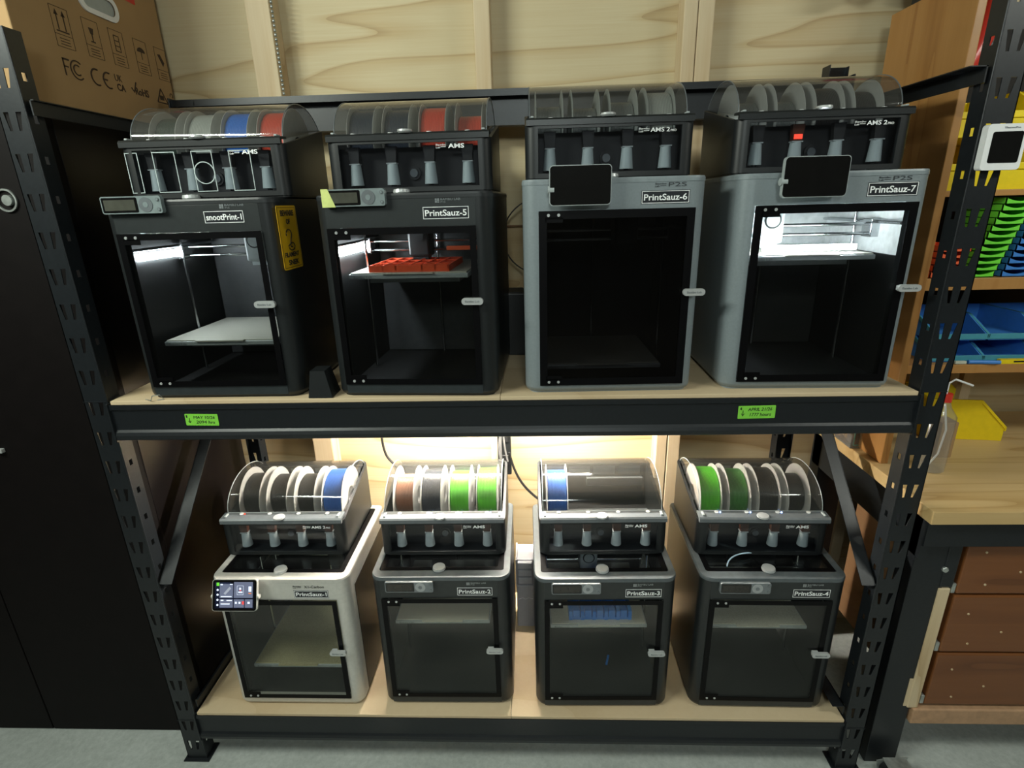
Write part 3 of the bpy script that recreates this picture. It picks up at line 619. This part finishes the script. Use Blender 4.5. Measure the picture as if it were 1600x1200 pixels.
# filament end and tube inside the empty changer and on the last printer's lid
# ------------------------------------------------------------------ prints inside the chambers
def local(root, pts): return [tuple(root.matrix_basis @ Vector(p)) for p in pts]
def inside(root, mb):
    mt = Matrix.Translation((0, 0, -ZO)) @ root.matrix_basis.copy(); return mb.xf(mt)
b = MB().box(-.105, .085, .055, .25, .287, .291)
for i in range(7): b.box(-.105+i*.031, -.105+i*.031+.004, .055, .25, .291, .302)
for i in range(4): b.box(-.105, .085, .055+i*.063, .059+i*.063, .291, .302)
for i in range(6): b.prism([(-.098+i*.031, .290), (-.080+i*.031, .290), (-.074+i*.031, .3045), (-.100+i*.031, .3035)], .075, .078, 'y')
tag(inside(U2, b).build('printed_part', orangep), 'bright orange half-finished slotted print on the bed of second upper printer', 'printed part')
b = MB().box(-.095, .085, .06, .20, .268, .276)
for i in range(6): b.box(-.095+i*.0345, -.085+i*.0345, .058, .20, .268, .298)
for i in range(5): b.box(-.083+i*.0345, -.064+i*.0345, .06, .075, .276, .300)
tag(inside(L3, b).build('printed_part', bluep), 'bright blue ribbed print on the bed of the third lower printer', 'printed part')
bar = MB().box(.086, .160, .030, .045, .336, .345, bev=.001); tag(bar.build('cutter_bar', orangeb, U2), 'orange strip at right of the chamber')
bs = MB().box(-.012, -.006, .14, .18, .018, .021); bs.xf(Matrix.Rotation(-.3, 4, 'Z')); tag(inside(L3, bs).build('filament_scrap', bluep), 'small blue filament scrap on the chamber floor of third lower printer', 'scrap')
# poop bag / box in second printer
# tube over last lid
b = MB().tube(bez((-.115, .045, .463), (-.10, .085, .475), (-.05, .10, .470), (.0, .107, .463)), .002, 8); b = inside(L4, b)
tag(b.build('feed_tube', tubew), 'short pale blue tube curving over the glass lid of lower right printer', 'tube')
# ------------------------------------------------------------------ lower lamp
lp = tag(empty('shelf_lamp', (-.16, .40, -.052)), 'bright warm strip lamp fixed under the upper shelf at the back', 'lamp')
MB().box(-.37, .37, -.02, .02, .010, .040, bev=.002).build('housing', white, lp)
MB().box(-.36, .36, -.016, .016, .002, .010, bev=.002).build('diffuser', ledwarm, lp)
# ------------------------------------------------------------------ small things on and around the rack
def tape_note(x0, z0, w_, h_, rot, l1, l2, n1, label):
    b = MB().prism(rrect(0, w_, 0, h_, .002), -.0006, 0, 'y', 0)
    text(b, l1, w_*.26, w_*.90, h_*.60, h_*.24, -.0008, 1, .0, slant=.15); text(b, l2, w_*.32, w_*.88, h_*.18, h_*.26, -.0008, 1, 0, slant=.15)
    text(b, n1, w_*.04, w_*.075 if n1 == '1' else w_*.10, h_*.68, h_*.22, -.0008, 1)
    b.tube([(w_*.13, -.0009, h_*.66), (w_*.13, -.0009, h_*.24)], .0006, 5, 1); b.tube([(w_*.09, -.0009, h_*.40), (w_*.13, -.0009, h_*.22), (w_*.17, -.0009, h_*.40)], .0006, 5, 1)
    b.xf(Matrix.Translation((x0, -.0267, z0)) @ Matrix.Rotation(math.radians(rot), 4, 'Y'))
    tag(b.build('tape_note', [greent, blackink]), label, 'label', 'green tape notes on the upper beam')
tape_note(-.853, -.065, .082, .030, 1, 'MAY 10/26', '2094 hrs', '1', 'green tape note at left of the upper beam reading 2094 hrs')
tape_note(.478, -.063, .086, .032, -1, 'APRIL 21/26', '1777 hours', '4', 'green tape note at right of the upper beam reading 1777 hours')
b = MB(); b.add([(-.540, -.012, .001), (-.482, -.012, .001), (-.482, .046, .001), (-.540, .046, .001), (-.531, -.005, .066), (-.496, -.005, .066), (-.496, .040, .066), (-.531, .040, .066)], [(0, 1, 5, 4), (1, 2, 6, 5), (2, 3, 7, 6), (3, 0, 4, 7), (4, 5, 6, 7), (3, 2, 1, 0)])
b.v = [(v[0], v[1]-.012, v[2]) for v in b.v]
tag(b.build('wedge_block', [blackpl, blackpl]), 'small dark tapered block standing between the two upper black printers', 'block')
tag(MB().tube([(-.945, -.020, .0015), (-.925, -.030, .0015), (-.918, -.032, .014), (-.905, -.024, .014), (-.899, -.020, .0015), (-.912, -.026, .0015)], .0011, 8).build('wire_clip', galv), 'small bent wire clip lying on the upper shelf left corner', 'clip')
bx = tag(empty('power_supply', (-.0515, .335, 0)), 'black box standing at the back between the second and third upper printers', 'box')
MB().box(-.029, .029, 0, .10, .0, .185, bev=.004).build('case', blackpl, bx); MB().box(-.022, .022, .006, .0995, .185, .187).build('vent', darkin, bx)
# hanging power strip
ps = tag(empty('power_strip', (-.108, .522, -.50)), 'black power strip hanging on the wall behind the lower shelf centre', 'power strip')
MB().box(-.024, .024, -.0, .03, 0, .42, bev=.004).build('case', blackpl, ps)
for i in range(4): MB().box(-.016, .016, -.004, 0, .04+i*.09, .08+i*.09, bev=.002).build('socket', darkin, ps)
for i, (a_, b_) in enumerate((((-.125, .50, -.16), (-.095, .49, -.43)), ((-.10, .50, -.16), (-.120, .49, -.42)), ((-.112, .50, -.16), (-.112, .49, -.46)))):
    tag(MB().tube(bez(a_, (a_[0]+.02, .485, -.25), (b_[0]-.02, .485, -.33), b_, 12), .003, 8).build('cable', P('grey_cord%d' % i, (.16, .16, .16), .4)), ['left grey cable crossing in front of the hanging power strip', 'grey cable crossing to the right over the power strip', 'middle grey cable down the power strip'][i], 'cable', 'cables on the power strip')
tag(MB().tube(bez((-.537, .5, -.15), (-.537, .5, -.40), (-.545, .51, -.40), (-.50, .50, -.445))+bez((-.50, .50, -.445), (-.45, .48, -.49), (-.44, .47, -.50), (-.43, .46, -.53))[1:], .0045, 8).build('power_cable', cordm), 'black cable hanging behind the copper brown spool', 'cable')
tag(MB().tube(bez((-.09, .5, -.40), (-.07, .5, -.50), (-.04, .5, -.54), (.01, .5, -.585))+bez((.01, .5, -.585), (.05, .5, -.63), (.06, .49, -.66), (.07, .48, -.72))[1:], .0045, 8).build('power_cable', cordm), 'black cable slanting down behind the single blue spool', 'cable')
tag(MB().tube([(.03+.12*math.cos(t), .53, .33+.115*math.sin(t)) for t in [PI*.55+i*PI*.9/20 for i in range(21)]], .0022, 8).build('thin_cable', cordm), 'thin dark cable looped on the wall between second and third upper printers', 'cable')
# grey organizer
og = tag(empty('parts_organizer', (-.0385, .33, LO)), 'pale grey plastic organizer standing between second and third lower printers', 'organizer')
MB().box(-.030, .030, 0, .10, 0, .175, bev=.003).build('lower_case', organ, og)
MB().box(-.028, .028, .010, .10, .175, .275, bev=.003).box(-.032, -.028, .0, .10, .175, .280).box(.028, .032, .0, .10, .175, .280).build('upper_frame', organ, og)
for i in range(3): MB().box(-.025, .025, -.002, .014, .183+i*.031, .208+i*.031, bev=.003).build('drawer', organ, og)
MB().tube([(-.024, -.0005, .118), (-.010, -.0005, .124), (.0, -.0005, .118), (.010, -.0005, .124), (.026, -.0005, .120)], .0009, 6).build('moulded_line', white, og)
# digital thermometer on the right upright
tm = tag(empty('thermometer', (.928, -.0245, .470)), 'white digital thermometer with blank screen hung on the right upright', 'thermometer')
MB().prism(rrect(-.038, .038, 0, .084, .007), -.016, 0, 'y').build('case', white, tm)
MB().prism(rrect(-.027, .031, .013, .070, .004), -.0166, -.0158, 'y').build('screen', screenoff, tm)
b = MB(); text(b, 'ThermoPro', -.008, .022, .0755, .0032, -.0164, 0, .01); b.build('wordmark', greyink, tm)
# ------------------------------------------------------------------ left: dark cabinet with the carton on it
cb = tag(empty('storage_cabinet', (-1.62, .07, FL)), 'tall near-black cabinet standing left of the rack', 'cabinet'); cz = .660-FL
MB().box(-.536, .536, .02, .50, .0, cz, bev=.002).build('carcass', cabinetm, cb)
for s_ in (0, 1):
    x0, x1 = ((-.534, -.002), (.002, .536))[s_]
    dr = MB().box(x0, x1, -.0, .019, .004, cz-.004, bev=.0015).build('door', cabdoor, cb)
dh = MB().lathe([(0, .022), (0, .026), (-.004, .026), (-.004, .022)], 'y', (.395, -.001, .468-FL), 32).cyl((.402, -.001, .468-FL), (.402, -.010, .468-FL), .012, n=20); dh.build('ring_pull', galv, dr)
MB().box(.155, .175, -.012, 0, -.178-FL, -.166-FL, bev=.002).build('door_handle', chrome, dr)
XB = -1.082
ct = tag(empty('cardboard_box', (-1.40, .31, .660)), 'large brown cardboard box with handling symbols on top of the dark cabinet', 'box')
lx = XB+1.40
MB().box(-.30, lx, -.26, .265, 0, .60, bev=.003).build('carton', cardboard, ct)
pr = MB(); X = lx+.0006
def q(y0, y1, z0, z1, mi=0): pr.box(X-.0004, X, y0-.31, y1-.31, z0-.660, z1-.660, mi)
for i, yc in enumerate((.190, .283, .370, .462, .548)):
    w_ = .052; z0, z1 = .802, .864+.022; 
    for a in ((yc-w_/2, yc+w_/2, z1-.001, z1), (yc-w_/2, yc+w_/2, z0, z0+.001), (yc-w_/2, yc-w_/2+.001, z0, z1), (yc+w_/2-.001, yc+w_/2, z0, z1), (yc-w_/2, yc+w_/2, z0+.026, z0+.027)): q(*a)
    for j in range(3): q(yc-.014, yc+.014, z0+.006+j*.006, z0+.0075+j*.006)
    zc = z0+.054
    if i == 0:
        for dy in (-.010, .010):
            q(yc+dy-.0015, yc+dy+.0015, zc-.018, zc+.016); pr.prism([(yc-.31+dy-.006, zc+.012-.66), (yc-.31+dy+.006, zc+.012-.66), (yc-.31+dy, zc+.024-.66)], X-.0004, X, 'x')
        q(yc-.018, yc+.018, zc-.022, zc-.019)
    elif i == 1: pr.prism([(yc-.31-.008, zc+.012-.66), (yc-.31+.008, zc+.012-.66), (yc-.31+.004, zc-.002-.66), (yc-.31-.004, zc-.002-.66)], X-.0004, X, 'x'); q(yc-.0015, yc+.0015, zc-.018, zc); q(yc-.007, yc+.007, zc-.02, zc-.017)
    elif i == 2: [q(yc-.010, yc+.010, zc-.02+j*.012, zc-.018+j*.012) for j in range(4)]; q(yc-.010, yc-.008, zc-.02, zc+.018); q(yc+.008, yc+.010, zc-.02, zc+.018)
    elif i == 3: pr.prism([(yc-.31+.016*math.cos(t), zc-.66+.012*math.sin(t)) for t in [PI*k_/10 for k_ in range(11)]], X-.0004, X, 'x'); q(yc-.001, yc+.001, zc-.018, zc)
    else: pr.prism([(yc-.31-.014, zc+.012-.66), (yc-.31-.002, zc+.014-.66), (yc-.31+.012, zc-.006-.66), (yc-.31+.004, zc-.016-.66), (yc-.31-.004, zc-.004-.66)], X-.0004, X, 'x')
def arc(yc, zc, r, a0, a1, t=.003, n=14):
    pr.tube([(X, yc-.31+r*math.cos(math.radians(a0+(a1-a0)*i/n)), zc-.66+r*math.sin(math.radians(a0+(a1-a0)*i/n))) for i in range(n+1)], t/2, 5)
q(.165, .169, .742, .778); q(.165, .185, .775, .779); q(.165, .180, .760, .763); arc(.205, .760, .020, 50, 310); arc(.205, .760, .011, 50, 310)
arc(.265, .757, .018, 70, 290, .004); arc(.305, .757, .018, 70, 290, .004); q(.289, .302, .755, .759)
text(pr, 'UK', .330-.31, .356-.31, .762-.66, .016, X, 0, .0, '+x'); text(pr, 'CA', .332-.31, .362-.31, .740-.66, .016, X, 0, .02, '+x')
text(pr, 'RoHS', .402-.31, .456-.31, .742-.66, .018, X, 0, .02, '+x'); pr.tube([(X, .388-.31, .756-.66), (X, .396-.31, .746-.66), (X, .410-.31, .772-.66)], .0017, 5)
for a, b2 in (((.492, .738), (.515, .775)), ((.515, .775), (.538, .738)), ((.538, .738), (.492, .738))): pr.tube([(X, a[0]-.31, a[1]-.66), (X, b2[0]-.31, b2[1]-.66)], .0016, 5)
q(.506, .524, .745, .757); arc(.562, .764, .006, -60, 200, .002); q(.556, .568, .738, .741)
pr.build('printed_symbols', cardink, ct)
hd = MB(); hl = rrect(.262-.31, .398-.31, .903-.66, .962-.66, .028); hi = rrect(.276-.31, .384-.31, .915-.66, .950-.66, .016)
hd.v = []; n = len(hl)
hd.add([(lx+.004, *p_) for p_ in hl]+[(lx+.004, *p_) for p_ in hi]+[(lx, *p_) for p_ in hl], [[i, (i+1) % n, n+(i+1) % n, n+i] for i in range(n)]+[[i, (i+1) % n, 2*n+(i+1) % n, 2*n+i] for i in range(n)])
hd.add([(lx+.001, *p_) for p_ in hi], [list(range(n))], 1); hd.build('hand_hole', [white, lightgrey], ct)
MB().box(X-.0004, X, .400-.31, .480-.31, .974-.66, 1.05-.66).build('red_sticker', redpl, ct)
# ------------------------------------------------------------------ right: workbench, hutch and stores
bn = tag(empty('workbench', (1.8, .25, FL)), 'workbench with thick pale wooden top right of the rack', 'workbench'); BZ = -.300-FL
MB().box(.960-1.8, 3.0-1.8, -.055-.25, .59-.25, BZ-.036, BZ, bev=.002).build('worktop', benchwood, bn)
MB().box(.975-1.8, 2.9-1.8, -.03-.25, -.01-.25, BZ-.115, BZ-.037).build('front_rail', blackmetal, bn)
MB().box(.985-1.8, 1.005-1.8, -.01-.25, .55-.25, BZ-.165, BZ-.037).build('side_rail', blackmetal, bn)
for xx in (1.000, 2.80):
    for yy in (.0, .50):
        MB().box(xx-1.8-.015, xx-1.8+.075, yy-.25, yy+.06-.25, .0, BZ-.037, bev=.002).build('leg', blackmetal, bn)
bt = MB()
for xx, zz in ((1.05, -.418), (1.068, -.505)): bt.cyl((xx-1.8, -.25-.0, zz-FL), (xx-1.8, -.25-.006, zz-FL), .009, .007, 8)
bt.build('bolt', galv, bn)
dc = tag(empty('drawer_cabinet', (1.40, .0, -1.035)), 'low chest of dark reddish wooden drawers in a pale frame under the workbench', 'drawer cabinet')
Zc = lambda z: z+1.035
MB().box(-.32, .5, -.01, .02, 0, .055, bev=.004).build('bottom_rail', P('pale_rail', (.42, .25, .14), .6), dc)
MB().box(-.335, -.305, -.004, .03, .055, Zc(-.565), bev=.002).box(-.345, -.333, -.002, .03, .06, .16).build('frame_stile', pine, dc)
MB().box(-.335, -.300, -.002, .02, Zc(-.562), Zc(-.43), bev=.003).build('black_bracket', blackmetal, dc)
MB().box(-.29, .5, .02, .45, .02, Zc(-.425)).build('carcass', brownply, dc)
for z0, z1 in ((-.968, -.785), (-.777, -.590), (-.582, -.432)):
    d_ = MB().box(-.288, .5, -.002, .02, Zc(z0), Zc(z1), bev=.004).build('drawer', redwood, dc)
    for xx, zz in ((-.24, .13), (-.14, .07), (-.22, .03), (-.02, .10)): MB().cyl((xx, -.001, Zc(z0)+zz), (xx, -.004, Zc(z0)+zz), .003, n=8).build('pin', pine, d_)
    MB().box(-.300, -.289, .0, .02, Zc(z0)+.0, Zc(z0)+.03, bev=.002).build('runner_end', galv, dc)
ht = tag(empty('wall_hutch', (1.8, .2, -.3)), 'orange-brown wooden shelf hutch standing on the workbench', 'shelf unit')
MB().box(.985-1.8, 1.006-1.8, 0, .32, .0, 1.19, bev=.002).build('side_panel', orangewood, ht)
for z0, z1 in ((.419, .433), (.190, .220), (-.035, -.011)): MB().box(1.007-1.8, 3.0-1.8, .01, .32, z0+.3, z1+.3, bev=.001).build('shelf', orangewood, ht)
MB().box(1.007-1.8, 3.0-1.8, .322, .328, .265, 1.19).build('back_panel', P('dark_back', (.012, .010, .009), .8), ht)
MB().box(1.40-1.8, 1.43-1.8, .30, .32, .0, .264).build('batten', pine, ht)
# nested stacking trays: concave fronts
def tray(x, y, z, w_, mat, label, group, slope):
    b = MB(); n = 12; D_ = .13; h = .0155
    top = [(x-w_/2+w_*i/n, z+h-.009*math.sin(PI*i/n)**.8*(1 if 0 < i < n else 0)) for i in range(n+1)]
    pts = [(x+w_/2, z), ]+top[::-1]+[(x-w_/2, z)]
    b.prism(pts, y, y+.0025, 'y'); b.box(x-w_/2, x-w_/2+.002, y, y+D_, z, z+h); b.box(x+w_/2-.002, x+w_/2, y, y+D_, z, z+h); b.box(x-w_/2, x+w_/2, y, y+D_, z, z+.0015); b.box(x-w_/2, x+w_/2, y+D_-.002, y+D_, z, z+h)
    tag(b.build('stacking_tray', mat), label, 'tray', group)
ordn = ['lowest', 'second', 'third', 'fourth', 'fifth', 'sixth', 'seventh', 'eighth', 'ninth', 'tenth', 'eleventh', 'twelfth']
for nm, mat_, x_, n_ in (('orange', orangeb, 1.060, 5), ('green', greenb, 1.150, 12), ('blue', blueb, 1.238, 10), ('red', redb, 1.322, 7)):
    for i in range(n_): tray(x_+.0050*i, .222, .2205+i*.0162, .070, mat_, '%s stacking tray, %s from the bottom of its stack in the hutch' % (nm, ordn[i]), nm+' trays stacked in the hutch', 0)
# open-front bins
def bin_(x, y, z, w_, d_, h, mat, label, group=None, rz=0, front=.5, lipm=None):
    root = tag(empty('storage_bin', (x, y, z), rz), label, 'storage bin', group); t = .003
    b = MB().box(-w_/2, w_/2, 0, d_, 0, t).box(-w_/2, w_/2, d_-t, d_, t, h)
    for sx in (-w_/2, w_/2-t): b.prism([(0, t), (d_-t, t), (d_-t, h), (d_*.35, h), (0, h*front)], sx, sx+t, 'x')
    b.box(-w_/2+t, w_/2-t, 0, t, t, h*front); b.build('shell', mat, root)
    r = MB().box(-w_/2-.003, w_/2+.003, -.004, .0, h*front-.014, h*front+.001, bev=.001).box(-w_/2-.003, w_/2+.003, d_, d_+.004, h-.008, h)
    for sx in (-w_/2-.003, w_/2): r.prism([(-.004, h*front-.010), (-.004, h*front), (d_*.35, h), (d_, h), (d_, h-.007), (d_*.35, h-.010)], sx, sx+.003, 'x')
    r.build('rim', lipm or mat, root); return root
for x_, lab in ((1.115, 'left'), (1.345, 'right')):
    bin_(x_, .225, .4335, .215, .28, .120, yellow, 'lower yellow bin of the %s pair on the hutch top shelf' % lab, 'yellow bins on the top shelf')
    bin_(x_, .240, .5545, .215, .26, .110, yellow, 'upper yellow bin of the %s pair on the hutch top shelf' % lab, 'yellow bins on the top shelf')
for i, x_ in enumerate((1.150, 1.290, 1.430)):
    for j in range(2): bin_(x_, .235, -.010+j*.060, .134, .22, .058, blueb, '%s blue bin, %s of the stacked pairs under the tray shelf' % (('lower', 'upper')[j], ('left', 'middle', 'right')[i]), 'small blue bins with teal lips', front=.30, lipm=tealb)
# yellow bin lying on the bench
bin_(1.445, .43, -.2995, .17, .22, .13, yellow, 'single yellow bin standing on the workbench', rz=R(82), front=.36)
# knife, pliers on the front of the lowest shelf
kn = tag(empty('utility_knife', (1.315, .214, -.0105)), 'yellow utility knife lying on the lowest hutch shelf edge', 'knife')
MB().prism(rrect(-.065, .075, -.008, .004, .003), 0.0, .012, 'y').xf(Matrix.Translation((0, -.003, .008))).build('handle', yellow, kn); MB().box(-.03, .05, -.0035, -.002, .004, .008).build('blade_slide', blackpl, kn)
tag(MB().tube(bez((1.17, .216, -.005), (1.20, .214, -.0045), (1.215, .208, -.004), (1.245, .206, -.0045)), .0055, 10).build('plier_handle', blueb), 'dark blue tool handle beside the yellow knife', 'tool')
tag(MB().box(1.135, 1.165, .212, .222, -.0105, -.002, bev=.002).build('small_block', P('offwhite', (.5, .52, .42), .5)), 'small off-white block left of the blue tool handle', 'block')
# clear case with teal-trimmed meter
mc = tag(empty('meter_case', (1.010, .30, -.2995)), 'clear plastic case holding a teal-trimmed meter on the bench corner', 'meter')
MB().box(-.055, .060, 0, .09, 0, .002).box(-.055, -.053, 0, .09, 0, .10).box(.058, .060, 0, .09, 0, .10).box(-.055, .06, .088, .09, 0, .10).box(-.055, .06, 0, .002, 0, .055).build('clear_case', clearpl, mc)
MB().prism([(-.040, .006), (.050, .006), (.050, .048), (.034, .062), (-.018, .062), (-.040, .048)], .012, .05, 'y').build('meter_body', P('meter_grey', (.22, .16, .14), .5), mc)
tm2 = MB(); [tm2.tube(l_, .0022, 6) for l_ in ([(-.040, .011, .006), (-.040, .011, .048), (-.018, .011, .062), (.034, .011, .062), (.050, .011, .048), (.050, .011, .006), (-.040, .011, .006)],)]
tm2.box(-.018, .034, .009, .012, .024, .052).build('teal_frame', tealm, mc); MB().box(-.014, .030, .0075, .0089, .028, .048).build('screen', screenoff, mc)
# plastic bag with red clips and a carton behind it
pb = tag(empty('plastic_bottle', (1.098, .17, -.2995)), 'clear plastic bottle with red cap and bent white tube beside the right upright', 'bottle')
MB().lathe([(0, 0), (0, .032), (.003, .035), (.16, .035), (.185, .018), (.20, .013), (.20, 0)], 'z', (0, 0, 0), 24).build('clear_body', clearpl, pb)
MB().cyl((0, 0, .20), (0, 0, .222), .015, n=20).build('red_cap', redpl, pb)
MB().tube([(0, 0, .222), (0, 0, .250), (.012, -.004, .262), (.055, -.01, .246)], .0028, 8).tube([(.004, 0, .19), (.014, -.01, .12), (.006, -.012, .05), (-.014, -.01, .012)], .0025, 8).build('tube', white, pb)
tag(MB().box(1.160, 1.205, .235, .285, -.2995, -.19, bev=.002).build('small_carton', cardboard), 'small brown carton left of the yellow bench bin', 'box')
# red tool in clear wrap behind the upright, red item on the panel
tag(MB().tube(bez((1.10, .30, 1.02), (1.095, .29, .95), (1.085, .28, .88), (1.068, .27, .815), 18)+bez((1.068, .27, .815), (1.058, .265, .78), (1.042, .26, .74), (1.022, .26, .705), 10)[1:], .026, 14).build('red_hose', redpl), 'thick glossy red curved item behind the top of the right upright', 'hose')
tag(MB().prism([(.87, .955), (.905, .948), (.99, .985), (1.0, 1.05), (.88, 1.05)], .46, .50, 'y').build('red_cloth', P('dark_red', (.35, .012, .02), .6)), 'red item hanging over the top corner of the orange wooden panel', 'cloth')
tag(MB().prism([(1.02, .70), (1.20, .70), (1.20, 1.1), (1.02, 1.1)], .40, .50, 'y').build('dark_case', blackpl), 'dark case behind the red curved item on the hutch', 'case')
# caster at the foot of the bench
cs = tag(empty('caster', (1.030, -.055, FL)), 'galvanised caster bracket on the floor at the foot of the bench', 'caster')
MB().box(-.02, .045, -.012, .023, .055, .060).prism([(-.030, .012), (.010, .0), (.042, .030), (.050, .062), (-.006, .058), (-.036, .050)], -.012, -.009, 'y').prism([(-.030, .012), (.010, .0), (.042, .030), (.050, .062), (-.006, .058), (-.036, .050)], .020, .023, 'y').build('bracket', galv, cs)
MB().cyl((0, -.008, .027), (0, .019, .027), .027, n=24).build('wheel', blackpl, cs)
MB().cyl((0, -.018, .027), (0, .03, .027), .006, n=10).build('axle', galv, cs)
# spare filament loop pieces
